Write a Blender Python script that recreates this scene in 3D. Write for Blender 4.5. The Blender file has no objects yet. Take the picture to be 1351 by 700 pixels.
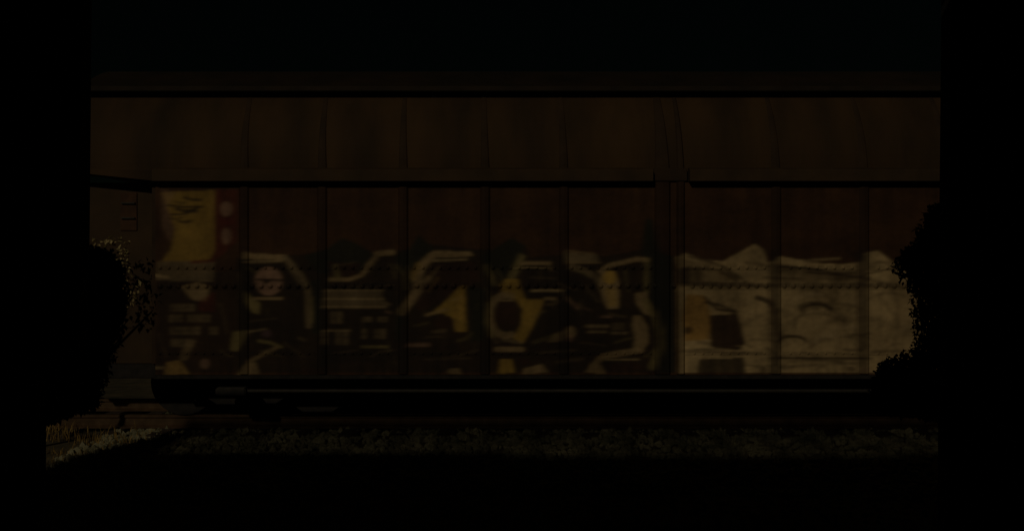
import bpy, bmesh, math, random
import numpy as np
from mathutils import Vector, Matrix
R = math.radians
random.seed(7); rng = np.random.default_rng(7)
S = bpy.context.scene
C = S.collection

# ------------------------------------------------------------------ camera, light, exposure
H = 1.9                                   # lens height over the rail heads
F = 1320.0                                # focal length in photo pixels (1351 wide)
D = 12.0                                  # distance to the side of the wagon
cam = bpy.data.objects.new('camera', bpy.data.cameras.new('camera')); C.objects.link(cam)
cam.data.sensor_width = 36; cam.data.lens = F / 1351 * 36
cam.data.clip_start = 0.05; cam.data.clip_end = 3000
cam.location = (0, 0, H); cam.rotation_euler = (R(90), 0, 0)
S.camera = cam
S.render.resolution_x, S.render.resolution_y = 1024, 530

SUN_EL, SUN_AZ = R(29), R(20)             # low warm light from behind and left of the lens
W = bpy.data.worlds.new('World'); S.world = W; W.use_nodes = True
nt = W.node_tree
sky = nt.nodes.new('ShaderNodeTexSky'); sky.sky_type = 'NISHITA'; sky.sun_disc = False
sky.sun_elevation = SUN_EL; sky.sun_rotation = math.pi + SUN_AZ
tint = nt.nodes.new('ShaderNodeMix'); tint.data_type = 'RGBA'; tint.blend_type = 'MULTIPLY'; tint.inputs[0].default_value = 1
tint.inputs[7].default_value = (.85, 1.15, .72, 1)      # night sky over a town: greenish rather than blue
nt.links.new(sky.outputs[0], tint.inputs[6]); nt.links.new(tint.outputs[2], nt.nodes['Background'].inputs[0])
nt.nodes['Background'].inputs[1].default_value = 0.0012
sun = bpy.data.objects.new('sun', bpy.data.lights.new('sun', 'SUN')); C.objects.link(sun)
sun.data.energy = 2.4; sun.data.angle = R(1.2); sun.data.color = (1.0, 0.83, 0.58)
sd = Vector((math.sin(SUN_AZ)*math.cos(SUN_EL), math.cos(SUN_AZ)*math.cos(SUN_EL), -math.sin(SUN_EL)))
sun.rotation_euler = sd.to_track_quat('-Z', 'Y').to_euler(); sun.location = (-6, -14, 12)
S.view_settings.view_transform = 'Standard'; S.view_settings.look = 'None'
S.view_settings.exposure = -2.95; S.view_settings.gamma = 1

# ------------------------------------------------------------------ helpers
def wx(px): return (px - 675.5) * D / F          # photo pixel -> metres on the wagon side
def wz(py): return H + (350 - py) * D / F

def link(name, me, parent=None):
    o = bpy.data.objects.new(name, me); C.objects.link(o)
    if parent: o.parent = parent
    return o
def tag(o, label=None, cat=None, group=None, kind=None):
    for k, v in (('label', label), ('category', cat), ('group', group), ('kind', kind)):
        if v: o[k] = v
    return o
def empty(name, loc, label, cat, group=None):
    o = link(name, None); o.location = loc
    return tag(o, label, cat, group)
def finish(name, bm, mat, parent=None, smooth=False, off=(0, 0, 0)):
    """bm is in world coordinates; off = parent's location"""
    bmesh.ops.translate(bm, verts=bm.verts, vec=(-off[0], -off[1], -off[2]))
    me = bpy.data.meshes.new(name); bm.to_mesh(me); bm.free()
    me.materials.append(mat)
    if smooth:
        for p in me.polygons: p.use_smooth = True
    return link(name, me, parent)
def box(bm, x0, x1, y0, y1, z0, z1, bev=0.0):
    r = bmesh.ops.create_cube(bm, size=1)
    for v in r['verts']:
        v.co = Vector((x0 + (v.co.x+.5)*(x1-x0), y0 + (v.co.y+.5)*(y1-y0), z0 + (v.co.z+.5)*(z1-z0)))
    if bev:
        es = {e for v in r['verts'] for e in v.link_edges}
        bmesh.ops.bevel(bm, geom=list(es), offset=bev, segments=2, affect='EDGES')
def tube(bm, pts, rad, seg=8):
    rings = []
    n = len(pts)
    rads = rad if isinstance(rad, (list, tuple)) else [rad]*n
    for i, p in enumerate(pts):
        p = Vector(p)
        t = (Vector(pts[min(i+1, n-1)]) - Vector(pts[max(i-1, 0)])).normalized()
        a = t.orthogonal().normalized(); b = t.cross(a)
        rings.append([bm.verts.new(p + rads[i]*(math.cos(2*math.pi*k/seg)*a + math.sin(2*math.pi*k/seg)*b)) for k in range(seg)])
    for i in range(n-1):
        q = min(range(seg), key=lambda s: (rings[i+1][s].co - rings[i][0].co).length)
        for k in range(seg):
            bm.faces.new((rings[i][k], rings[i][(k+1) % seg], rings[i+1][(k+1+q) % seg], rings[i+1][(k+q) % seg]))
    bm.faces.new(rings[0][::-1]); bm.faces.new(rings[-1])
def lathe_y(bm, cx, cz, prof, seg=28):
    """prof: list of (y, r) revolved about a y axis"""
    rings = [[bm.verts.new((cx + r*math.cos(2*math.pi*k/seg), y, cz + r*math.sin(2*math.pi*k/seg))) for k in range(seg)] for y, r in prof]
    for i in range(len(rings)-1):
        for k in range(seg):
            bm.faces.new((rings[i][k], rings[i][(k+1) % seg], rings[i+1][(k+1) % seg], rings[i+1][k]))
    bm.faces.new(rings[0][::-1]); bm.faces.new(rings[-1])
def prism_x(bm, prof, x0, x1):
    """closed (y,z) outline swept along x"""
    a = [bm.verts.new((x0, y, z)) for y, z in prof]; b = [bm.verts.new((x1, y, z)) for y, z in prof]
    n = len(prof)
    for i in range(n): bm.faces.new((a[i], a[(i+1) % n], b[(i+1) % n], b[i]))
    bm.faces.new(a[::-1]); bm.faces.new(b)
    bmesh.ops.recalc_face_normals(bm, faces=bm.faces)

def mat(name, col, col2=None, scale=6, rough=0.8, metal=0.0, detail=6, bump=0.0, stretch=None, attr=None, spec=0.3):
    m = bpy.data.materials.new(name); m.use_nodes = True
    t = m.node_tree; b = t.nodes['Principled BSDF']
    b.inputs['Roughness'].default_value = rough; b.inputs['Metallic'].default_value = metal
    b.inputs['Specular IOR Level'].default_value = spec
    tc = t.nodes.new('ShaderNodeTexCoord'); mp = t.nodes.new('ShaderNodeMapping')
    t.links.new(tc.outputs['Object'], mp.inputs[0])
    if stretch: mp.inputs['Scale'].default_value = stretch
    nz = t.nodes.new('ShaderNodeTexNoise'); nz.inputs['Scale'].default_value = scale; nz.inputs['Detail'].default_value = detail
    t.links.new(mp.outputs[0], nz.inputs['Vector'])
    rp = t.nodes.new('ShaderNodeValToRGB')
    rp.color_ramp.elements[0].position = .32; rp.color_ramp.elements[1].position = .7
    t.links.new(nz.outputs['Fac'], rp.inputs[0])
    if attr:
        rp.color_ramp.elements[0].color = (*col, 1); rp.color_ramp.elements[1].color = (*(col2 or (1, 1, 1)), 1)
        at = t.nodes.new('ShaderNodeAttribute'); at.attribute_name = attr
        mx = t.nodes.new('ShaderNodeMix'); mx.data_type = 'RGBA'; mx.blend_type = 'MULTIPLY'; mx.inputs[0].default_value = 1
        t.links.new(at.outputs['Color'], mx.inputs[6]); t.links.new(rp.outputs[0], mx.inputs[7])
        t.links.new(mx.outputs[2], b.inputs['Base Color'])
    else:
        rp.color_ramp.elements[0].color = (*col, 1); rp.color_ramp.elements[1].color = (*(col2 or col), 1)
        t.links.new(rp.outputs[0], b.inputs['Base Color'])
    if bump:
        bp = t.nodes.new('ShaderNodeBump'); bp.inputs['Strength'].default_value = bump; bp.inputs['Distance'].default_value = .02
        t.links.new(nz.outputs['Fac'], bp.inputs['Height']); t.links.new(bp.outputs[0], b.inputs['Normal'])
    return m

M = {}
M['painted_side'] = mat('painted_side', (.72, .70, .68), (1.08, 1.08, 1.08), scale=2.2, rough=.75, attr='paint', stretch=(1.6, 1, .35), bump=.15)
M['oxide_upper'] = mat('oxide_upper', (.034, .0215, .0095), (.082, .045, .017), scale=1.3, rough=.8, stretch=(1.5, 1, .3), bump=.2)
M['oxide_trim'] = mat('oxide_trim', (.046, .030, .015), (.076, .046, .021), scale=3, rough=.8, bump=.2)
M['rib_steel'] = mat('rib_steel', (.036, .022, .011), (.058, .034, .016), scale=4, rough=.8)
M['roof_steel'] = mat('roof_steel', (.011, .009, .005), (.026, .016, .008), scale=2, rough=.85, bump=.2)
M['dark_iron'] = mat('dark_iron', (.018, .017, .015), (.035, .031, .026), scale=9, rough=.85, bump=.3)
M['worn_red'] = mat('worn_red', (.055, .028, .014), (.10, .048, .022), scale=7, rough=.8)
M['grey_pipe'] = mat('grey_pipe', (.05, .048, .042), (.08, .075, .065), scale=9, rough=.7)
M['rail_steel'] = mat('rail_steel', (.10, .065, .035), (.18, .12, .07), scale=8, rough=.4, metal=.6)
M['sleeper_wood'] = mat('sleeper_wood', (.04, .032, .025), (.08, .06, .045), scale=5, rough=.9, stretch=(8, 1, 8), bump=.5)
M['ballast'] = mat('ballast', (.10, .105, .06), (.34, .32, .20), scale=2.5, rough=.95, bump=.3)
M['soil'] = mat('soil', (.050, .048, .030), (.13, .105, .06), scale=3, rough=1, bump=.6)
M['concrete'] = mat('concrete', (.045, .045, .045), (.075, .073, .07), scale=3, rough=.95, bump=.4)
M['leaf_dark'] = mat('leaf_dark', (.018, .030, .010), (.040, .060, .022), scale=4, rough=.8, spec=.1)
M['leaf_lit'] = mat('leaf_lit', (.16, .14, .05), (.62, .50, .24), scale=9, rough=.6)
M['bark'] = mat('bark', (.03, .024, .018), (.07, .055, .04), scale=8, rough=.95, stretch=(1, 1, .2), bump=.6)
M['dry_grass'] = mat('dry_grass', (.14, .09, .025), (.50, .34, .10), scale=5, rough=.9)

# ------------------------------------------------------------------ setting: ground, track
bm = bmesh.new()
xs = sorted(set(list(np.linspace(-14, 16, 121)) + [-900, -300, -100, -40, 40, 100, 300, 900]))
ys = sorted(set(list(np.linspace(-6, 22, 113)) + [-900, -200, -40, 40, 100, 300, 900, 1500]))
def gz(x, y):
    z = -.34 + .06*math.sin(x*.7+1)*math.sin(y*.9)
    if 10.2 < y < 17.5:                    # ballast shoulder
        t = min(1, (y-10.2)/1.0, (17.5-y)/1.0); z = z*(1-t) + (-.22)*t
    return z
vs = [[bm.verts.new((x, y, gz(x, y))) for x in xs] for y in ys]
for j in range(len(ys)-1):
    for i in range(len(xs)-1):
        bm.faces.new((vs[j][i], vs[j][i+1], vs[j+1][i+1], vs[j+1][i]))
tag(finish('ground', bm, M['soil'], smooth=True), kind='structure')

def stones(name, n, xr, yr, sz, m, parent=None):
    ico = bmesh.new(); bmesh.ops.create_icosphere(ico, subdivisions=1, radius=1)
    ico.verts.ensure_lookup_table()
    bv = np.array([v.co[:] for v in ico.verts]); bf = np.array([[v.index for v in f.verts] for f in ico.faces]); ico.free()
    k = len(bv)
    X = rng.uniform(*xr, n); Y = rng.uniform(*yr, n)
    s = rng.uniform(sz[0], sz[1], n)
    sc = rng.uniform(.6, 1.25, (n, 1, 3)) * s[:, None, None]
    jit = 1 + rng.uniform(-.28, .28, (n, k, 1))
    V = bv[None]*jit*sc
    a = rng.uniform(0, 6.28, n); ca, sa = np.cos(a), np.sin(a)
    Vx = V[:, :, 0]*ca[:, None]-V[:, :, 1]*sa[:, None]; Vy = V[:, :, 0]*sa[:, None]+V[:, :, 1]*ca[:, None]
    Z = np.array([gz(x, y) for x, y in zip(X, Y)]) + s*.25
    V = np.stack([Vx+X[:, None], Vy+Y[:, None], V[:, :, 2]+Z[:, None]], -1).reshape(-1, 3)
    Fc = (bf[None] + (np.arange(n)*k)[:, None, None]).reshape(-1, 3)
    me = bpy.data.meshes.new(name); me.from_pydata(V.tolist(), [], Fc.tolist()); me.materials.append(m)
    return link(name, me, parent)
tag(stones('ballast_gravel', 15000, (-5.0, 10), (9.6, 15.6), (.025, .055), M['ballast']), kind='stuff')
tag(stones('loose_gravel', 5000, (-6, 6.5), (6.3, 10), (.010, .03), M['ballast']), kind='stuff')

RY = (12.80, 14.30)
for y, lab in ((RY[0], 'near steel rail of the track, its head catching a warm glint'),
               (RY[1], 'far steel rail of the track, in shade under the freight wagon')):
    bm = bmesh.new()
    prism_x(bm, [(y-.07, -.17), (y+.07, -.17), (y+.07, -.155), (y+.012, -.13), (y+.012, -.045), (y+.036, -.035), (y+.036, -.006),
                 (y+.028, 0), (y-.028, 0), (y-.036, -.006), (y-.036, -.035), (y-.012, -.045), (y-.012, -.13), (y-.07, -.155)], -30, 30)
    o = finish('rail', bm, M['rail_steel']); tag(o, lab, 'rail')
sl0 = None
for i in range(34):
    x = -9.2 + i*.6
    if sl0 is None:
        bm = bmesh.new(); box(bm, -.115, .115, -1.3, 1.3, -.09, .07, .012)
        sl0 = finish('railway_sleeper', bm, M['sleeper_wood']); o = sl0
    else:
        o = sl0.copy(); C.objects.link(o)
    o.location = (x + random.uniform(-.02, .02), 13.55, -.243); o.rotation_euler.z = random.uniform(-.01, .01)
    tag(o, 'weathered timber sleeper bedded in the dark ballast under the rails', 'sleeper', 'sleepers under the track')

# ------------------------------------------------------------------ dark shed the view looks out of; unseen roof, walls added for shade
OY = 5.3                                    # outer face of its front wall
def ox(px): return (px - 675.5) * OY / F
def oz(py): return H + (350 - py) * OY / F
shed = empty('dark_shed', (0, OY, -.34), 'unlit building whose black wall and opening frame the view on both sides, its unseen roof and rear walls added for shade', 'building')
SX0, SX1, ST = -6.95, 9.5, 4.375
off = (0, OY, -.34)
def slab_poly(bm, pts, y0, y1):
    a = [bm.verts.new((x, y0, z)) for x, z in pts]; b = [bm.verts.new((x, y1, z)) for x, z in pts]
    n = len(pts)
    for i in range(n): bm.faces.new((a[i], a[(i+1) % n], b[(i+1) % n], b[i]))
    bm.faces.new(a[::-1]); bm.faces.new(b)
    bmesh.ops.recalc_face_normals(bm, faces=bm.faces)
g = -.4; WT = 3.30  # wall top stops short so light from the added roof slots passes over
for pts in ([(SX0, g), (ox(60), g), (ox(61), oz(490)), (ox(115), oz(465)), (ox(118), oz(330)), (ox(121), WT), (SX0, WT)],
            [(ox(1236), g), (SX1, g), (SX1, WT), (ox(1242), WT), (ox(1239), oz(330))]):
    bm = bmesh.new(); slab_poly(bm, pts, OY-.12, OY); finish('front_wall', bm, M['concrete'], shed, off=off)
for nm, b in (('side_shade_wall', (SX0, SX0+.2, -5, OY-.125, g, ST-.003)), ('side_shade_wall', (SX1-.2, SX1, -5, OY-.125, g, ST-.003)),
              ('back_shade_wall', (SX0+.203, SX1-.203, -5, -4.8, g, ST-.003)), ('roof_beam', (SX0+.02, SX1-.02, OY-.1, OY-.02, ST-.07, ST-.003)),
              ('post', (SX0+.21, SX0+.3, OY-.1, OY-.02, WT+.003, ST-.075)), ('post', (SX1-.3, SX1-.21, OY-.1, OY-.02, WT+.003, ST-.075))):
    bm = bmesh.new(); box(bm, *b); finish(nm, bm, M['concrete'], shed, off=off)  # unseen walls added to block sun; beam and posts carry the shading roof
# unseen sheet roof added for shade; front slots shaped to light the ballast
bm = bmesh.new()
xg = [SX0-.02]
while xg[-1] < SX1-.6: xg += [xg[-1]+.07, xg[-1]+.55]
xg.append(SX1+.02)
yg = [-5.02, 3.36]
while yg[-1] < OY-.25: yg += [yg[-1]+.030, yg[-1]+.140]
yg.append(OY)
rows = [[bm.verts.new((x, y, ST)) for x in xg] for y in yg]
for jy in range(len(yg)-1):
    for ix in range(len(xg)-1):
        if jy >= 1 and jy % 2 == 1 and jy < len(yg)-2 and ix % 2 == 1: continue
        bm.faces.new((rows[jy][ix], rows[jy][ix+1], rows[jy+1][ix+1], rows[jy+1][ix]))
bmesh.ops.solidify(bm, geom=bm.faces[:], thickness=.005)
finish('roof', bm, M['concrete'], shed, off=off)

# ------------------------------------------------------------------ paint on the wagon side (true paint: a colour per vertex)
PX0, PX1, PY0, PY1 = 200, 1720, 236, 500
PW, PH = PX1-PX0, PY1-PY0
BASE = np.array((.060, .027, .0095))
img = np.tile(BASE, (PH, PW, 1)).astype(float)
gx, gy = np.meshgrid(np.arange(PX0, PX1)+.5, np.arange(PY0, PY1)+.5)
def put(mask, col, a=1.0):
    global img
    mm = (mask*a)[..., None]; img = img*(1-mm) + np.array(col)*mm
def poly(pts, col, a=1.0):
    inside = np.zeros((PH, PW), bool); n = len(pts)
    for i in range(n):
        x0, y0 = pts[i]; x1, y1 = pts[(i+1) % n]
        if y0 == y1: continue
        c = ((gy < y0) != (gy < y1)) & (gx < (x1-x0)*(gy-y0)/(y1-y0)+x0)
        inside ^= c
    put(inside.astype(float), col, a)
def line(pts, w, col, a=1.0):
    x0_, x1_ = min(p[0] for p in pts)-w-2, max(p[0] for p in pts)+w+2; y0_, y1_ = min(p[1] for p in pts)-w-2, max(p[1] for p in pts)+w+2
    js = slice(max(0, int(y0_-PY0)), max(0, int(y1_-PY0)+1)); is_ = slice(max(0, int(x0_-PX0)), max(0, int(x1_-PX0)+1))
    X, Y = gx[js, is_], gy[js, is_]
    if X.size == 0: return
    d = np.full(X.shape, 1e9)
    for (x0, y0), (x1, y1) in zip(pts[:-1], pts[1:]):
        dx, dy = x1-x0, y1-y0; L = dx*dx+dy*dy+1e-9
        t = np.clip(((X-x0)*dx+(Y-y0)*dy)/L, 0, 1)
        d = np.minimum(d, np.hypot(X-x0-t*dx, Y-y0-t*dy))
    mm = (np.clip(w/2-d+.5, 0, 1)*a)[..., None]
    img[js, is_] = img[js, is_]*(1-mm) + np.array(col)*mm
def ell(cx, cy, rx, ry, col, a=1.0):
    put(np.clip((1-np.hypot((gx-cx)/rx, (gy-cy)/ry))*min(rx, ry)+.5, 0, 1), col, a)
def arc(cx, cy, rx, ry, a0, a1, w, col, a=1.0):
    line([(cx+rx*math.cos(R(a0+(a1-a0)*i/16)), cy+ry*math.sin(R(a0+(a1-a0)*i/16))) for i in range(17)], w, col, a)
def stencil(x0, x1, y0, y1, col, n):        # a row of weathered stencilled characters, too worn to read
    r2 = random.Random(int(x0*7+y0))
    cw = (x1-x0)/n
    for i in range(n):
        if r2.random() < .12: continue
        xa = x0+i*cw
        poly([(xa, y0), (xa+cw*.78, y0), (xa+cw*.78, y1), (xa, y1)], col, .5+.4*r2.random())
        if r2.random() < .6: line([(xa+cw*.15, (y0+y1)/2+r2.uniform(-2, 2)), (xa+cw*.7, (y0+y1)/2)], 2, DARK, .5)

CREAM = (.54, .405, .20); TAN = (.31, .22, .105); YEL = (.38, .245, .045); GRN = (.020, .021, .011); DARK = (.024, .015, .007)
MAR = (.036, .017, .008); PINK = (.33, .20, .13); RED = (.115, .018, .010); OLV = (.23, .185, .07); BRN = (.028, .0175, .008); DUST = (.21, .155, .08)
# dark outlines and fill of the big lettering
poly([(312, 340), (400, 336), (430, 330), (452, 314), (472, 322), (492, 334), (540, 330), (553, 310), (566, 322), (620, 328), (650, 330), (676, 314), (694, 324),
      (700, 340), (745, 336), (800, 338), (846, 330), (853, 288), (862, 290), (866, 330), (884, 336), (892, 492), (312, 492)], BRN, .95)
for pk in ([(400, 338), (430, 330), (452, 314), (472, 322), (492, 334), (478, 358), (420, 360)], [(520, 340), (540, 330), (553, 310), (566, 322), (575, 330), (552, 350), (530, 360)], [(636, 340), (650, 330), (676, 314), (694, 324), (688, 338), (664, 372), (646, 356)],
           [(846, 336), (853, 288), (862, 290), (868, 336), (890, 338), (892, 492), (868, 492), (878, 450), (866, 412), (856, 390), (858, 346)], [(404, 372), (424, 368), (424, 440), (412, 440)], [(524, 392), (534, 410), (528, 450), (522, 450)], [(618, 380), (640, 380), (640, 450), (622, 450)]): poly(pk, GRN, .85)
poly([(205, 370), (312, 355), (312, 492), (205, 492)], DARK, .7)
poly([(322, 350), (372, 348), (402, 378), (406, 440), (380, 470), (330, 452), (318, 400)], DARK)
poly([(425, 378), (520, 372), (524, 476), (424, 480)], DARK)
poly([(432, 346), (476, 348), (468, 364), (438, 368)], MAR)
poly([(572, 348), (628, 346), (634, 372), (616, 378), (588, 392), (556, 412), (548, 404), (560, 370)], MAR)
poly([(690, 352), (752, 356), (796, 400), (852, 410), (862, 450), (846, 466), (700, 474), (664, 470), (700, 440), (724, 398), (692, 388)], DARK)
# left block: yellow plate with worn dark script, red plate beside it, rows of stencilled data
poly([(214, 254), (284, 251), (284, 330), (276, 345), (214, 345), (226, 328), (231, 302), (220, 272)], YEL, .72)
poly([(214, 250), (232, 254), (222, 274), (230, 302), (226, 322), (214, 300)], PINK, .35)
poly([(284, 250), (316, 250), (314, 318), (296, 336), (276, 347), (284, 330)], RED, .55)
line([(287, 252), (287, 330)], 6, RED, .6)
ell(299, 276, 8, 10, PINK, .75); ell(299, 312, 6, 11, PINK, .75); ell(299, 293, 9, 5, RED, .7)
for x0, y0, x1, y1, w in ((243, 261, 266, 264, 3.5), (222, 271, 268, 273, 3), (233, 276, 260, 279, 4.5), (226, 283, 250, 281, 3), (246, 279, 262, 274, 3.5), (236, 292, 252, 292, 3.5), (224, 288, 242, 287, 2), (230, 266, 246, 268, 2)):
    line([(x0, y0), ((x0+x1)/2, (y0+y1)/2+1.5), (x1, y1)], w, DARK, .85)
poly([(208, 345), (284, 345), (282, 372), (206, 370)], DUST, .75); line([(254, 346), (282, 344)], 4, RED, .8)
line([(203, 363), (222, 366)], 3.5, CREAM, .6)
poly([(238, 378), (262, 372), (278, 378), (272, 398), (254, 396)], TAN, .75)
poly([(262, 398), (284, 384), (284, 412), (262, 410)], RED, .5)
for a in ((225, 258, 401, 411, 6), (224, 279, 415, 425, 9), (225, 288, 431, 442, 11), (226, 257, 447, 458, 5)): stencil(*a[:4], DUST, a[4])
poly([(246, 448), (258, 450), (246, 476), (236, 476)], TAN, .5)
poly([(221, 477), (238, 476), (250, 494), (217, 495)], (.36, .23, .07), .9); ell(271, 480, 6, 7, PINK, .55); line([(203, 485), (214, 485)], 4, CREAM, .45)
# first letter
poly([(322, 331), (334, 335), (375, 336), (378, 344), (320, 342)], TAN); line([(322, 346), (372, 345)], 2, CREAM, .6)
line([(376, 340), (398, 364), (407, 382), (408, 430)], 8, DUST, .85); line([(412, 392), (412, 426)], 3, OLV, .7)
ell(355, 371, 18, 19, PINK, .95); line([(340, 369), (372, 370)], 3, MAR); ell(352, 371, 5, 3, DARK); line([(336, 394), (372, 394)], 3, TAN)
poly([(323, 382), (334, 394), (343, 400), (342, 415), (333, 412), (324, 398)], OLV, .95)
poly([(308, 437), (330, 436), (322, 452), (314, 464), (304, 462)], OLV, .8)
line([(342, 450), (356, 452), (372, 458)], 4, OLV, .7); line([(328, 478), (346, 468), (366, 458)], 5, TAN, .6); line([(328, 438), (352, 434)], 2, CREAM, .4)
poly([(324, 480), (338, 478), (342, 494), (314, 495)], TAN, .85); ell(352, 440, 6, 5, (.12, .07, .08), .6); line([(395, 446), (402, 449)], 4, DUST, .4)
poly([(395, 486), (436, 484), (440, 493), (392, 493)], MAR)
# second letter
line([(519, 334), (500, 335), (486, 350), (478, 363), (462, 369), (436, 369)], 5, TAN, .85); line([(518, 333), (498, 335)], 7, TAN); line([(443, 352), (446, 367)], 8, OLV, .6)
poly([(428, 383), (505, 383), (505, 396), (518, 402), (505, 406), (424, 406)], DUST, .7)
for y, x0, x1 in ((383, 428, 506), (394.5, 427, 507), (405.5, 425, 510)): line([(x0, y), (x1, y)], 1.8, CREAM, .55)
stencil(428, 454, 411, 427, DUST, 3); stencil(480, 512, 418, 425, DUST, 5); stencil(425, 462, 435, 455, DUST, 4); stencil(478, 511, 434, 447, DUST, 4); line([(478, 457.5), (512, 457.5)], 3.5, OLV, .7)
line([(426, 436), (462, 436)], 2, CREAM, .4); line([(510, 411), (516, 413)], 3, PINK, .4)
# third letter
poly([(553, 352), (564, 336), (572, 331), (621, 332), (625, 338), (600, 340), (576, 340), (566, 346), (556, 362)], TAN); line([(568, 344), (592, 343.5), (616, 342.5)], 2.2, CREAM, .75)
line([(566, 342), (556, 352), (550, 369), (552, 382), (543, 396), (531, 411)], 12, TAN, .62); line([(552, 350), (546, 366)], 9, YEL, .35); line([(550, 384), (538, 402)], 8, TAN, .6); line([(566, 366), (560, 372)], 6, TAN, .5)
poly([(606, 379), (614, 376), (616, 438), (601, 438), (599, 424), (586, 413), (563, 416), (572, 411), (586, 400)], YEL, .85); poly([(604, 388), (613, 384), (614, 426), (603, 420)], (.48, .30, .06), .6); line([(563, 416), (590, 408)], 4, TAN, .7)
line([(642, 352), (650, 366), (652, 374)], 8, OLV, .55); line([(538, 455.5), (566, 455)], 5, PINK, .55); ell(586, 425, 14, 9, MAR); line([(572, 438), (588, 436)], 4, DUST, .35)
line([(524, 352), (534, 362), (536, 380)], 6, OLV, .3); poly([(590, 492), (594, 486), (606, 486), (608, 494)], TAN, .8); line([(560, 474), (620, 473)], 2, DUST, .3)
# fourth letter
poly([(686, 334), (694, 338), (690, 350), (680, 368), (668, 374), (672, 360), (680, 346)], OLV, .75)
line([(688, 347.5), (726, 347.5)], 4.5, TAN, .9); line([(679, 354), (700, 353), (722, 354)], 2, CREAM, .5); line([(722, 348), (728, 356)], 4, TAN, .5)
poly([(660, 376), (668, 368), (684, 368), (688, 382), (694, 395), (718, 395), (714, 408), (702, 434), (690, 454), (678, 446), (688, 428), (690, 408), (680, 394), (664, 388)], YEL, .82)
arc(668, 416, 21, 27, 70, 290, 9, TAN, .72); line([(646, 402), (642, 424), (650, 442)], 8, OLV, .5); ell(668.5, 415, 16, 20, MAR); line([(660, 396.5), (678, 396.5)], 2, TAN, .8)
line([(702, 383.5), (722, 383), (743, 383.5)], 3, CREAM, .75); line([(720, 394), (733, 394.5)], 4, TAN, .85); poly([(690, 358), (750, 358), (748, 379), (700, 379)], DARK, .8)
line([(656, 461), (689, 461)], 7, TAN, .8); line([(664, 448), (688, 452)], 5, DUST, .5); poly([(660, 474), (676, 474), (680, 492), (657, 493)], YEL, .9); poly([(692, 486), (716, 480), (724, 492), (690, 493)], TAN, .75); ell(692, 478, 10, 4, MAR)
poly([(722, 452), (732, 440), (746, 436), (742, 450)], TAN, .5); ell(753, 438, 7, 8, TAN, .75); ell(752, 446, 5, 5, PINK, .4)
line([(748, 393), (763, 407)], 4.5, PINK, .5); line([(742, 386), (752, 396)], 3, DUST, .5)
# fifth letter
poly([(743, 333), (768, 335), (789, 336), (790, 346), (746, 346)], DUST, .85); line([(746, 331), (784, 335)], 2.5, TAN, .6); line([(746, 347), (792, 347)], 2, TAN, .7)
line([(754, 352), (772, 357), (787, 366), (796, 382)], 8, DUST, .7); line([(791, 358), (806, 350), (824, 346), (840, 342), (855, 343)], 6, TAN, .85); line([(854, 344), (853, 384)], 8, OLV, .5)
poly([(794, 358), (812, 358), (817, 372), (817, 407), (802, 408), (796, 396), (791, 376)], TAN, .85); ell(805, 366, 9, 9, (.46, .29, .05), .9); poly([(798, 380), (814, 380), (815, 404), (803, 405)], YEL, .45)
poly([(838, 387), (854, 385), (857, 402), (866, 420), (850, 414), (841, 402)], TAN, .85)
line([(852, 398), (864, 416), (870, 436), (871, 456), (861, 484)], 10, OLV, .72)
poly([(836, 416), (846, 416), (856, 432), (857, 452), (846, 464), (834, 462), (838, 448), (834, 430)], TAN, .72); line([(846, 462), (820, 466), (796, 470), (784, 482)], 8, TAN, .75)
poly([(772, 492), (780, 480), (794, 482), (800, 493)], TAN, .9); line([(800, 474.5), (843, 474)], 2, CREAM, .5); poly([(796, 480), (836, 478), (852, 486), (806, 491)], MAR)
line([(774, 430.5), (802, 430.5)], 4, DUST, .85); line([(776, 438), (800, 438)], 3, DUST, .8); line([(774, 434), (800, 434)], 1.5, MAR, .8); line([(807, 439.5), (828, 439.5)], 2.5, DUST, .7); poly([(808, 426), (824, 426), (824, 436), (808, 436)], DUST, .3); line([(794, 418), (807, 418)], 2.5, PINK, .5)
# pale piece to the right of the wide post
poly([(894, 350), (892, 340), (904, 334), (926, 342), (954, 345), (975, 334), (996, 322), (1008, 330), (1014, 350), (1028, 338), (1050, 342), (1072, 347), (1112, 349), (1136, 346), (1140, 334), (1158, 331),
      (1182, 348), (1230, 352), (1290, 346), (1330, 352), (1334, 492), (896, 492)], CREAM, .86)
poly([(892, 340), (936, 346), (968, 368), (1000, 378), (895, 378)], MAR, .45); poly([(1024, 352), (1140, 356), (1140, 376), (1024, 372)], MAR, .38)
line([(898, 338), (934, 344), (954, 352), (985, 372)], 4, MAR, .75); line([(1030, 352), (1066, 354), (1100, 360), (1130, 360)], 3, DARK, .8); line([(1064, 359), (1128, 365)], 3, MAR, .75); line([(1140, 362), (1180, 354)], 3, MAR, .6)
line([(1008, 366), (1056, 368)], 4, MAR, .5); ell(902, 362, 7, 8, PINK, .5); ell(922, 362, 6, 9, MAR, .6)
poly([(906, 388), (930, 390), (938, 412), (936, 448), (904, 450), (900, 420)], (.38, .21, .045), .85)
poly([(936, 416), (974, 414), (984, 452), (976, 462), (938, 458)], MAR, .95); line([(930, 392), (946, 408), (972, 412)], 3.5, MAR, .9); line([(946, 402), (972, 408)], 2, CREAM, .6)
line([(1000, 393), (1014, 398), (1024, 410), (1030, 440), (1022, 480)], 5, MAR, .55); ell(908, 436, 6, 5, MAR, .8); line([(898, 458), (925, 459)], 2, CREAM, .8)
arc(1078, 412, 20, 10, 190, 340, 5, MAR, .75); arc(1078, 434, 38, 20, 200, 350, 4, MAR, .3); arc(1046, 452, 18, 8, 190, 350, 4, MAR, .7); arc(1082, 450, 40, 44, 205, 330, 3, DUST, .6); ell(1092, 388, 18, 12, TAN, .6)
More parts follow.
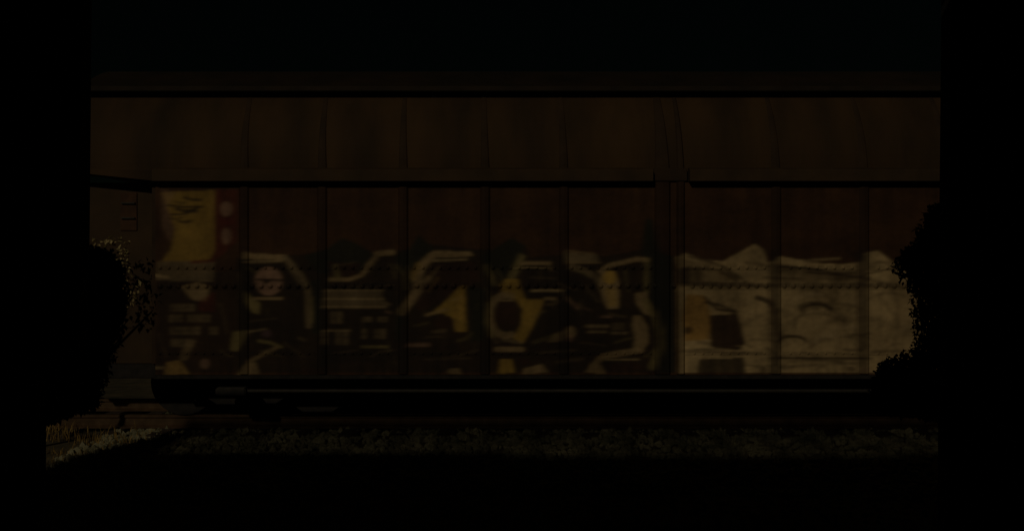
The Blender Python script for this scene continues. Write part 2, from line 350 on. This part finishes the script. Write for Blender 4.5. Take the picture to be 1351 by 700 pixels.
arc(1166, 420, 20, 46, 250, 400, 6, MAR, .30); line([(1160, 390), (1184, 420), (1170, 450)], 7, MAR, .22); line([(1188, 445), (1236, 444)], 2, CREAM, .7); line([(1120, 442), (1150, 440)], 3, MAR, .5)
line([(1012, 459), (1030, 472), (1142, 472)], 3, MAR, .6); line([(1006, 466), (900, 463)], 4, MAR, .45); poly([(922, 474), (982, 472), (984, 492), (920, 492)], DARK, .85); line([(1032, 484), (1140, 478)], 4, DUST, .6)
ell(1008, 488, 5, 4, MAR, .7); ell(1122, 487, 6, 4, MAR, .6); ell(1142, 488, 6, 4, PINK, .5)
# finer strokes: inner lines, drips, chipped edges, swirls over the pale piece
r3 = random.Random(11)
for x0, y0, x1, y1, w, c in ((326, 352, 340, 360, 3, OLV), (316, 360, 318, 392, 3, DUST), (380, 352, 398, 376, 2, CREAM), (330, 424, 366, 420, 2, DUST), (344, 462, 372, 470, 2, OLV), (376, 452, 400, 470, 3, DUST),
        (446, 350, 470, 346, 2, DUST), (500, 342, 484, 360, 2, CREAM), (462, 378, 520, 376, 2, DUST), (440, 466, 472, 462, 2, DUST), (490, 470, 520, 462, 3, DUST), (516, 350, 522, 366, 4, OLV),
        (538, 352, 546, 372, 4, OLV), (580, 352, 562, 380, 2, CREAM), (578, 366, 566, 384, 3, YEL), (596, 396, 612, 392, 3, CREAM), (546, 430, 566, 426, 3, OLV), (560, 446, 582, 444, 2, DUST), (604, 450, 622, 440, 4, OLV), (596, 470, 630, 462, 3, DUST),
        (642, 380, 650, 400, 5, OLV), (648, 440, 656, 452, 4, TAN), (656, 356, 664, 372, 4, OLV), (700, 366, 734, 368, 2, DUST), (722, 402, 736, 398, 4, TAN), (700, 424, 720, 410, 3, OLV), (704, 452, 734, 442, 5, OLV), (712, 466, 760, 462, 3, DUST),
        (738, 374, 760, 382, 3, TAN), (756, 356, 780, 366, 3, OLV), (772, 376, 790, 398, 4, DUST), (804, 414, 826, 418, 3, DUST), (826, 356, 830, 384, 4, OLV), (838, 426, 848, 444, 5, TAN), (812, 452, 836, 446, 3, OLV), (766, 452, 800, 456, 2, DUST), (852, 470, 866, 462, 4, OLV),
        (762, 400, 780, 410, 2, PINK), (735, 478, 768, 474, 4, DUST), (210, 440, 220, 470, 3, DUST), (290, 400, 300, 440, 3, DUST), (292, 462, 306, 470, 3, OLV)):
    line([(x0, y0), ((x0+x1)/2+r3.uniform(-2, 2), (y0+y1)/2+r3.uniform(-2, 2)), (x1, y1)], w, c, .26)
for k in range(60):
    cx, cy = r3.uniform(980, 1320), r3.uniform(385, 470); rx = r3.uniform(12, 46); a0 = r3.uniform(170, 300)
    arc(cx, cy, rx, rx*r3.uniform(.3, .9), a0, a0+r3.uniform(50, 130), r3.uniform(2, 8), r3.choice((MAR, MAR, DUST, (.62, .48, .27))), r3.uniform(.10, .34))
for k in range(46):
    x0 = r3.uniform(896, 1300); y0 = r3.uniform(342, 378) if k % 2 else r3.uniform(448, 492); L = r3.uniform(10, 70)
    line([(x0, y0), (x0+L*.5, y0+r3.uniform(-3, 4)), (x0+L, y0+r3.uniform(-5, 6))], r3.uniform(1.5, 5), r3.choice((MAR, MAR, DARK, CREAM)), r3.uniform(.2, .55))
for p in (1022, 1137): line([(p-1, 340), (p, 492)], 15, MAR, .42)
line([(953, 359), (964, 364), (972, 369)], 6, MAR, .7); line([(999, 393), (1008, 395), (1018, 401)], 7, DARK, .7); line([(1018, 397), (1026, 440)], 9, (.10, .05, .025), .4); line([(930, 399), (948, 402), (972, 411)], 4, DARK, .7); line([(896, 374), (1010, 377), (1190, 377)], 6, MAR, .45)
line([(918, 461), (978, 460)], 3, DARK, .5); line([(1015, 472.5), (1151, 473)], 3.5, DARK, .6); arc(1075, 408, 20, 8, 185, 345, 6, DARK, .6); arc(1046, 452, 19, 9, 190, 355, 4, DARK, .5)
poly([(896, 354), (911, 352), (910, 374), (896, 374)], DARK, .6); poly([(900, 336), (922, 343), (920, 346), (898, 341)], CREAM, .7)
for k in range(70):                           # drips running down from the fills
    x0 = r3.uniform(320, 1310); y0 = r3.uniform(350, 470); line([(x0, y0), (x0+r3.uniform(-.6, .6), y0+r3.uniform(6, 22))], r3.uniform(.8, 1.6), r3.choice((DARK, OLV, DUST)), r3.uniform(.2, .5))
# weather: streaky, uneven overspray
def smooth(a, sx, sy):
    for ax, s in ((1, sx), (0, sy)):
        k = np.exp(-.5*(np.arange(-int(3*s)-1, int(3*s)+2)/s)**2); k /= k.sum()
        pad = [(0, 0)]*a.ndim; pad[ax] = (len(k)//2, len(k)//2)
        a = np.apply_along_axis(lambda v: np.convolve(v, k, 'valid'), ax, np.pad(a, pad, mode='edge'))
    return a
img = smooth(img, 2.6, .6)
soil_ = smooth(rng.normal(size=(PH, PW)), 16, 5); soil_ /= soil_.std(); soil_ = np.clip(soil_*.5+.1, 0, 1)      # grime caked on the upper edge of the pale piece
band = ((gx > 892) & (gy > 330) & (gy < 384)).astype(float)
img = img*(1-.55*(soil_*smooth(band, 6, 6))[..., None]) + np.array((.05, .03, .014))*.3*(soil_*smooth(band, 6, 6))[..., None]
st = smooth(rng.normal(size=(PH, PW)), 3, 22); st /= st.std(); bl = smooth(rng.normal(size=(PH, PW)), 14, 7); bl /= bl.std(); fn = smooth(rng.normal(size=(PH, PW)), 2, 1.2); fn /= fn.std()
img *= np.clip(1 + .07*st + .10*bl + .06*fn, .5, 1.6)[..., None]
def paint(x, z):
    px = x*F/D + 675.5 - PX0; py = 350 - (z-H)*F/D - PY0
    px = np.clip(px, 0, PW-1.001); py = np.clip(py, 0, PH-1.001)
    i, j = px.astype(int), py.astype(int); fx, fy = (px-i)[:, None], (py-j)[:, None]
    return (img[j, i]*(1-fx)*(1-fy) + img[j, i+1]*fx*(1-fy) + img[j+1, i]*(1-fx)*fy + img[j+1, i+1]*fx*fy)
def painted(o, gain=1.0):
    me = o.data; n = len(me.vertices); co = np.empty(n*3); me.vertices.foreach_get('co', co); co = co.reshape(-1, 3)
    col = np.ones((n, 4)); w = np.array(o.parent.location if o.parent else (0, 0, 0))
    col[:, :3] = np.clip(paint(co[:, 0]+w[0], co[:, 2]+w[2])*gain, 0, 1)
    a = me.color_attributes.new('paint', 'FLOAT_COLOR', 'POINT'); a.data.foreach_set('color', col.ravel())

# ------------------------------------------------------------------ the freight wagon
XL, XR = wx(205), wx(1660)                 # side sheet
EL, ER = wx(92), wx(1728)                 # upper body and roof ends
car = empty('freight_wagon', ((EL+ER)/2, D+1.5, 0), 'long brown covered hopper wagon with graffiti along its side, standing on the track', 'freight car')
coff = tuple(car.location)
ZS, ZL = wz(494), wz(243)
def P(name, bm, m, parent=None, smooth=False): return finish(name, bm, m, parent or car, smooth, coff)
def grid(name, x0, x1, y, z0, z1, step, m):
    nx, nz = int((x1-x0)/step)+1, int((z1-z0)/step)+1
    X, Z = np.meshgrid(np.linspace(x0, x1, nx), np.linspace(z0, z1, nz))
    V = np.stack([X.ravel()-coff[0], np.full(X.size, y-coff[1]), Z.ravel()-coff[2]], 1)
    i = np.arange(nx*nz).reshape(nz, nx)
    q = np.stack([i[:-1, :-1], i[:-1, 1:], i[1:, 1:], i[1:, :-1]], -1).reshape(-1, 4)
    me = bpy.data.meshes.new(name); me.from_pydata(V.tolist(), [], q.tolist()); me.materials.append(m)
    return link(name, me, car)
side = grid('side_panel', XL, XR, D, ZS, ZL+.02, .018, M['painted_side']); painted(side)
# far side and solid core behind the near sheet
bm = bmesh.new(); box(bm, XL, XR, D+.004, D+2.98, ZS+.004, ZL); P('hopper_body', bm, M['oxide_trim'])
# curved upper side, roof
def upper(t):                              # t 0..1 from ledge to eave
    return D + .02 + .42*t**2.2, ZL+.16 + (wz(124)+.10-(ZL+.16))*t
prof = [upper(i/10) for i in range(11)]
back = [(2*D+3.0-y, z) for y, z in prof[::-1]]
bm = bmesh.new(); prism_x(bm, prof+back, EL+.06, ER-.06); P('upper_body', bm, M['oxide_upper'])
bm = bmesh.new()
ey, ez = prof[-1]
rf = [(ey-.15, ez-.02), (ey-.15, ez+.03)]
for i in range(1, 9):
    t = i/8; rf.append((ey-.15+(1.5-.29)*t, ez+.03+.40*math.sin(t*math.pi/2)))
rb = [(2*D+3.0-y, z) for y, z in rf[::-1]][1:]
prism_x(bm, rf+rb, EL, ER); P('roof', bm, M['roof_steel'])
bm = bmesh.new(); box(bm, EL+.01, ER-.01, ey-.185, ey-.153, ez-.02, ez+.04, .006); P('eave_rail', bm, mat('eave_steel', (.016, .012, .007), (.034, .023, .012), scale=3))
# ledge between lower and upper side
bm = bmesh.new()
prism_x(bm, [(D-.125, ZL+.03), (D+.3, ZL+.03), (D+.3, ZL+.2), (D+.02, ZL+.2), (D-.105, ZL+.17), (D-.125, ZL+.15)], XL, wx(860)); P('ledge', bm, M['oxide_trim'])
bm = bmesh.new()
prism_x(bm, [(D-.125, ZL+.03), (D+.3, ZL+.03), (D+.3, ZL+.2), (D+.02, ZL+.2), (D-.105, ZL+.17), (D-.125, ZL+.15)], wx(908), XR); P('ledge', bm, M['oxide_trim'])
bm = bmesh.new(); box(bm, XL-.02, XR+.02, D-.016, D+.05, ZS-.05, ZS-.003, .005); P('side_sill', bm, M['dark_iron'])
# ribs, painted over below, bare above
ribs = [322, 425, 532, 640, 744, 1024, 1140, 1247, 1354, 1461, 1568]
def rib(pxc, w, d, name='rib'):
    x = wx(pxc); bm = bmesh.new(); n = 120; z0, z1 = ZS+.01, ZL+.028
    out = [(-w/2-.012, 0), (-w/2+.01, -d), (0, -d-.003), (w/2-.01, -d), (w/2+.012, 0)]
    rows = [[bm.verts.new((x+a, D-.001+b, z0+(z1-z0)*k/n)) for a, b in out] for k in range(n+1)]
    for k in range(n):
        for q in range(len(out)-1): bm.faces.new((rows[k][q], rows[k][q+1], rows[k+1][q+1], rows[k+1][q]))
    bm.faces.new(rows[0]); bm.faces.new(rows[-1][::-1])
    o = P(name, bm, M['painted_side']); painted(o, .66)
    bm = bmesh.new(); n = 14
    rows = []
    for k in range(n+1):
        y, z = upper(.02+.90*k/n); s = 1-.5*(k/n)
        rows.append([bm.verts.new((x-.02*(k/n)+a*s, y+.004+b*s, z)) for a, b in out])
    for k in range(n):
        for q in range(len(out)-1): bm.faces.new((rows[k][q], rows[k][q+1], rows[k+1][q+1], rows[k+1][q]))
    bm.faces.new(rows[0]); bm.faces.new(rows[-1][::-1])
    P(name, bm, M['rib_steel'])
for p in ribs: rib(p, .10, .016)
rib(874, .17, .022, 'post'); rib(898, .08, .03, 'post')
bm = bmesh.new(); box(bm, wx(862), wx(906), D-.035, D+.3, ZL+.035, ZL+.19, .008); P('gusset_plate', bm, M['rib_steel'])
# rivet rows
def rivets(py, step, r, name='rivet_row'):    # one pressed strip with a row of rivet heads raised out of it
    z = wz(py); hits = np.array([wx(p) for p in ribs+[874, 898]]); g_ = r/3.2; hw = r*1.5
    nx, nz = int((XR-XL-.04)/g_)+1, int(2*hw/g_)+1
    X, Z = np.meshgrid(np.linspace(XL+.02, XR-.02, nx), np.linspace(z-hw, z+hw, nz))
    k = np.round((X-XL-.06)/step); cx = XL+.06+k*step
    near = (np.abs(cx[..., None]-hits).min(-1) > .08)
    d = np.hypot(X-cx, Z-z)/r
    Y = D-.0025-np.where(near, r*.85*np.sqrt(np.clip(1-d*d, 0, 1)), 0)
    V = np.stack([X.ravel()-coff[0], Y.ravel()-coff[1], Z.ravel()-coff[2]], 1)
    ii = np.arange(nx*nz).reshape(nz, nx)
    q = np.stack([ii[:-1, :-1], ii[:-1, 1:], ii[1:, 1:], ii[1:, :-1]], -1).reshape(-1, 4)
    me = bpy.data.meshes.new(name); me.from_pydata(V.tolist(), [], q.tolist()); me.materials.append(M['painted_side'])
    for p in me.polygons: p.use_smooth = True
    o = link(name, me, car); painted(o, .82)
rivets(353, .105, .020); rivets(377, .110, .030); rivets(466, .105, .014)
# top hatch handles: small pale bracket below the eave
bm = bmesh.new(); box(bm, wx(683), wx(718), upper(.93)[0]-.02, upper(.93)[0]+.06, wz(140), wz(133), .004); P('label_plate', bm, mat('worn_plate', (.12, .10, .07), (.20, .17, .12), scale=20))
# wagon ends
for sgn, xe, xs_ in ((-1, EL, XL), (1, ER, XR)):
    bm = bmesh.new()
    a, b = sorted((xe-sgn*.05, xs_))
    slab = [(xs_+sgn*.003, ZL), (xe-sgn*.08, ZL+.02), (xs_+sgn*.003, ZS+.45)]
    va = [bm.verts.new((x, D+.25, z)) for x, z in slab]; vb = [bm.verts.new((x, D+2.75, z)) for x, z in slab]
    for i in range(3): bm.faces.new((va[i], va[(i+1) % 3], vb[(i+1) % 3], vb[i]))
    bm.faces.new(va); bm.faces.new(vb[::-1]); bmesh.ops.recalc_face_normals(bm, faces=bm.faces)
    P('end_slope', bm, M['oxide_trim'])
    a, b = sorted((xe-sgn*.02, xs_+sgn*.003)); xo, xi = xe-sgn*.02, xs_+sgn*.003
    bm = bmesh.new(); slab_poly(bm, [(xi, ZL+.035), (xi, ZL+.155), (xo, ZL+.175), (xo, ZL+.14)], D-.12, D+.4); P('end_beam', bm, M['oxide_upper'])
    bm = bmesh.new(); box(bm, a, b, D+.05, D+2.9, ZS-.05, ZS+.12, .01); P('end_platform', bm, M['dark_iron'])
    bm = bmesh.new(); box(bm, xs_+sgn*.001-.05, xs_+sgn*.001+.05, D+.02, D+.10, ZS+.125, ZL+.03, .006); P('corner_post', bm, M['rib_steel'])
    lx = xs_+sgn*.36
    bm = bmesh.new(); box(bm, min(xe-sgn*.14, xs_+sgn*.003), max(xe-sgn*.14, xs_+sgn*.003), D+.14, D+.20, ZS+.125, ZL+.03); P('end_panel', bm, M['oxide_trim'])
    bm = bmesh.new(); box(bm, lx-.11, lx+.09, D+.125, D+.139, ZL-.55, ZL-.09, .004); lad = P('ladder_plate', bm, M['worn_red'])
    for z in (ZL-.22, ZL-.40):
        bm = bmesh.new(); tube(bm, [(lx-.09, D+.135, z), (lx-.09, D+.105, z), (lx+.07, D+.105, z), (lx+.07, D+.135, z)], .010, 6)
        finish('rung', bm, M['grey_pipe'], lad, off=coff)
    bm = bmesh.new(); box(bm, min(xe, xe+sgn*.55), max(xe, xe+sgn*.55), D+1.38, D+1.62, .45, .68, .03); box(bm, min(xe+sgn*.45, xe+sgn*.75), max(xe+sgn*.45, xe+sgn*.75), D+1.33, D+1.67, .42, .72, .06); P('coupler', bm, M['dark_iron'])
# under the floor: hoppers, pipe, bogies
for hx in (-1.2, 2.45, 6.1):
    bm = bmesh.new()
    t = [bm.verts.new((hx+sx*1.1, D+1.5+sy*1.2, ZS-.06)) for sx, sy in ((-1, -1), (1, -1), (1, 1), (-1, 1))]
    b = [bm.verts.new((hx+sx*.42, D+1.5+sy*.55, .14)) for sx, sy in ((-1, -1), (1, -1), (1, 1), (-1, 1))]
    for i in range(4): bm.faces.new((t[i], t[(i+1) % 4], b[(i+1) % 4], b[i]))
    bm.faces.new(t); bm.faces.new(b[::-1]); bmesh.ops.recalc_face_normals(bm, faces=bm.faces)
    box(bm, hx-.5, hx+.5, D+.88, D+2.12, .08, .138)
    P('hopper_outlet', bm, M['dark_iron'])
bm = bmesh.new(); tube(bm, [(wx(300), D+.12, wz(517)), (wx(1620), D+.12, wz(517))], .022, 8); P('brake_pipe', bm, M['grey_pipe'])
bm = bmesh.new(); box(bm, wx(282), wx(322), D+.05, D+.2, wz(522), wz(512), .015); P('pipe_bracket', bm, M['grey_pipe'])
for tx in (wx(205)+.95, wx(1660)-.95):
    bm = bmesh.new()
    for yy in (D+.50, D+2.34):
        slab_poly(bm, [(tx-1.05, .48), (tx-.75, .56), (tx+.75, .56), (tx+1.05, .48), (tx+1.05, .34), (tx+.62, .34), (tx+.36, .17), (tx-.36, .17), (tx-.62, .34), (tx-1.05, .34)], yy, yy+.16)
    box(bm, tx-.18, tx+.18, D+.52, D+2.48, .36, .52)
    bog = P('bogie', bm, M['dark_iron'])
    for dx in (-.85, .85):
        bm = bmesh.new(); cz = .42
        lathe_y(bm, tx+dx, cz, [(RY[0]-.075, .05), (RY[0]-.07, .36), (RY[0]-.065, .42), (RY[0]+.035, .424), (RY[0]+.042, .45), (RY[0]+.065, .45), (RY[0]+.07, .1), (RY[1]-.07, .1),
                                 (RY[1]-.065, .45), (RY[1]-.042, .45), (RY[1]-.035, .424), (RY[1]+.065, .42), (RY[1]+.07, .36), (RY[1]+.075, .05)])
        finish('wheelset', bm, M['dark_iron'], bog, off=coff)

# ------------------------------------------------------------------ shrubs
def leaves(name, n, sampler, size, m, parent, off):
    V = []; Fc = []
    for i in range(n):
        p = Vector(sampler())
        s = random.uniform(*size)
        q = Matrix.Rotation(random.uniform(0, 6.28), 3, 'Z') @ Matrix.Rotation(random.uniform(-1.2, 1.2), 3, 'X') @ Matrix.Rotation(random.uniform(-.8, .8), 3, 'Y')
        b = len(V)
        for v in ((0, 0, 0), (s*.28, s*.45, .06*s), (0, s*.5, -.03*s), (-s*.28, s*.45, .06*s), (0, s, -.12*s)):
            V.append((p + q @ Vector(v))[:])
        Fc += [(b, b+1, b+2), (b, b+2, b+3), (b+1, b+4, b+2), (b+2, b+4, b+3)]
    V = [(x-off[0], y-off[1], z-off[2]) for x, y, z in V]
    me = bpy.data.meshes.new(name); me.from_pydata(V, [], Fc); me.materials.append(m)
    return link(name, me, parent)
def in_poly(x, y, P_):
    c = False
    for i in range(len(P_)):
        x0, y0 = P_[i]; x1, y1 = P_[(i+1) % len(P_)]
        if (y0 > y) != (y1 > y) and x < (x1-x0)*(y-y0)/(y1-y0)+x0: c = not c
    return c
def shrub(label, root, outline, yc, yd, n, size, m, stems):
    """outline: (x, z) in metres at the crown's mid depth yc; the crown is a bulging volume of depth 2*yd"""
    t = empty('shrub', root, label, 'shrub')
    bm = bmesh.new()
    for st in stems:
        k = len(st); tube(bm, st, [.035*(1-.75*i/(k-1)) for i in range(k)], 7)
    finish('trunk', bm, M['bark'], t, off=root)
    x0, x1 = min(p[0] for p in outline), max(p[0] for p in outline); z0, z1 = min(p[1] for p in outline), max(p[1] for p in outline)
    cx, cz = (x0+x1)/2, (z0+z1)/2
    def smp():
        while True:
            x, z = random.uniform(x0, x1), random.uniform(z0, z1)
            if not in_poly(x, z, outline): continue
            r = min(1, math.hypot((x-cx)/(x1-x0)*2, (z-cz)/(z1-z0)*2))
            w = yd*(1.1-.7*r)
            return x, yc+random.uniform(-w, w), z-.3*size[1]
    leaves('crown', n, smp, size, m, t, root)
    return t
def at(y, pts): return [((px-675.5)*y/F, H+(350-py)*y/F) for px, py in pts]
yl = 5.95
lo = at(yl, [(20, 330), (108, 322), (148, 330), (157, 348), (160, 366), (164, 398), (158, 425), (150, 448), (140, 476), (130, 505), (124, 536), (92, 542), (70, 552), (50, 560), (20, 556)])
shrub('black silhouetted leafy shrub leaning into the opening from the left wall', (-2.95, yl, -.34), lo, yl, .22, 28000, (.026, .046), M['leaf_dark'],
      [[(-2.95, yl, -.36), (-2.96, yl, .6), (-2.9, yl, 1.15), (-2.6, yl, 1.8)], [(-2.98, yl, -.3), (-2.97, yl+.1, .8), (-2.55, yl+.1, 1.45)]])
ro = at(yl, [(1310, 246), (1244, 262), (1230, 272), (1222, 292), (1208, 324), (1190, 336), (1188, 348), (1198, 364), (1213, 382), (1219, 402), (1219, 440), (1212, 458), (1194, 470), (1168, 475), (1156, 492), (1151, 520), (1149, 536),
             (1184, 541), (1220, 548), (1310, 562)])
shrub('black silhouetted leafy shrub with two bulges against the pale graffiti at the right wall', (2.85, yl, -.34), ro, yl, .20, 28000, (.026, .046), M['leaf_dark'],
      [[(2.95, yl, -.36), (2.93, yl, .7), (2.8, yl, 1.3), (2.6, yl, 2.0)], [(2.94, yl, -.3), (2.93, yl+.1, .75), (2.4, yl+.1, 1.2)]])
y3 = 11.68
so = at(y3, [(118, 330), (122, 314), (150, 311), (168, 312), (172, 324), (168, 344), (176, 352), (172, 362), (184, 366), (186, 380), (178, 392), (176, 400), (160, 404), (130, 404), (138, 370)])
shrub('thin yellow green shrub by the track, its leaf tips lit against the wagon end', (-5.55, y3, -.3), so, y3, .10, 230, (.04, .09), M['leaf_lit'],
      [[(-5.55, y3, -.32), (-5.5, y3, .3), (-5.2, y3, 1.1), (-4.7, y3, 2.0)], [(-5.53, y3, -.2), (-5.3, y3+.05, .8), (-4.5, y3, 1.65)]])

# ------------------------------------------------------------------ dry grass on the lit verge
V = []; Fc = []
for i in range(9000):
    y = random.uniform(9.3, 12.62); x = random.uniform(-7.4, -3.4)
    if x > -4.3 and random.random() < min(.95, .4+(x+4.3)*.8): continue
    if math.sin(x*5.1+1.3*math.sin(y*6))+math.sin(y*7.3+x*2.2) < random.uniform(-1.2, 1.0): continue
    h = random.uniform(.03, .11)*(2.1 if y > 12 and x < -4.7 else 1); a = random.uniform(0, 6.28); l = random.uniform(.2, .8); z = gz(x, y)-.01
    dx, dy = math.cos(a), math.sin(a); b = len(V); w = .005
    V += [(x-dy*w, y+dx*w, z), (x+dy*w, y-dx*w, z), (x+dx*h*l*.4+dy*w*.8, y+dy*h*l*.4-dx*w*.8, z+h*.6), (x+dx*h*l*.4-dy*w*.8, y+dy*h*l*.4+dx*w*.8, z+h*.6), (x+dx*h*l, y+dy*h*l, z+h)]
    Fc += [(b, b+1, b+2, b+3), (b+3, b+2, b+4)]
me = bpy.data.meshes.new('dry_grass'); me.from_pydata(V, [], Fc); me.materials.append(M['dry_grass'])
tag(link('dry_grass', me), kind='stuff')
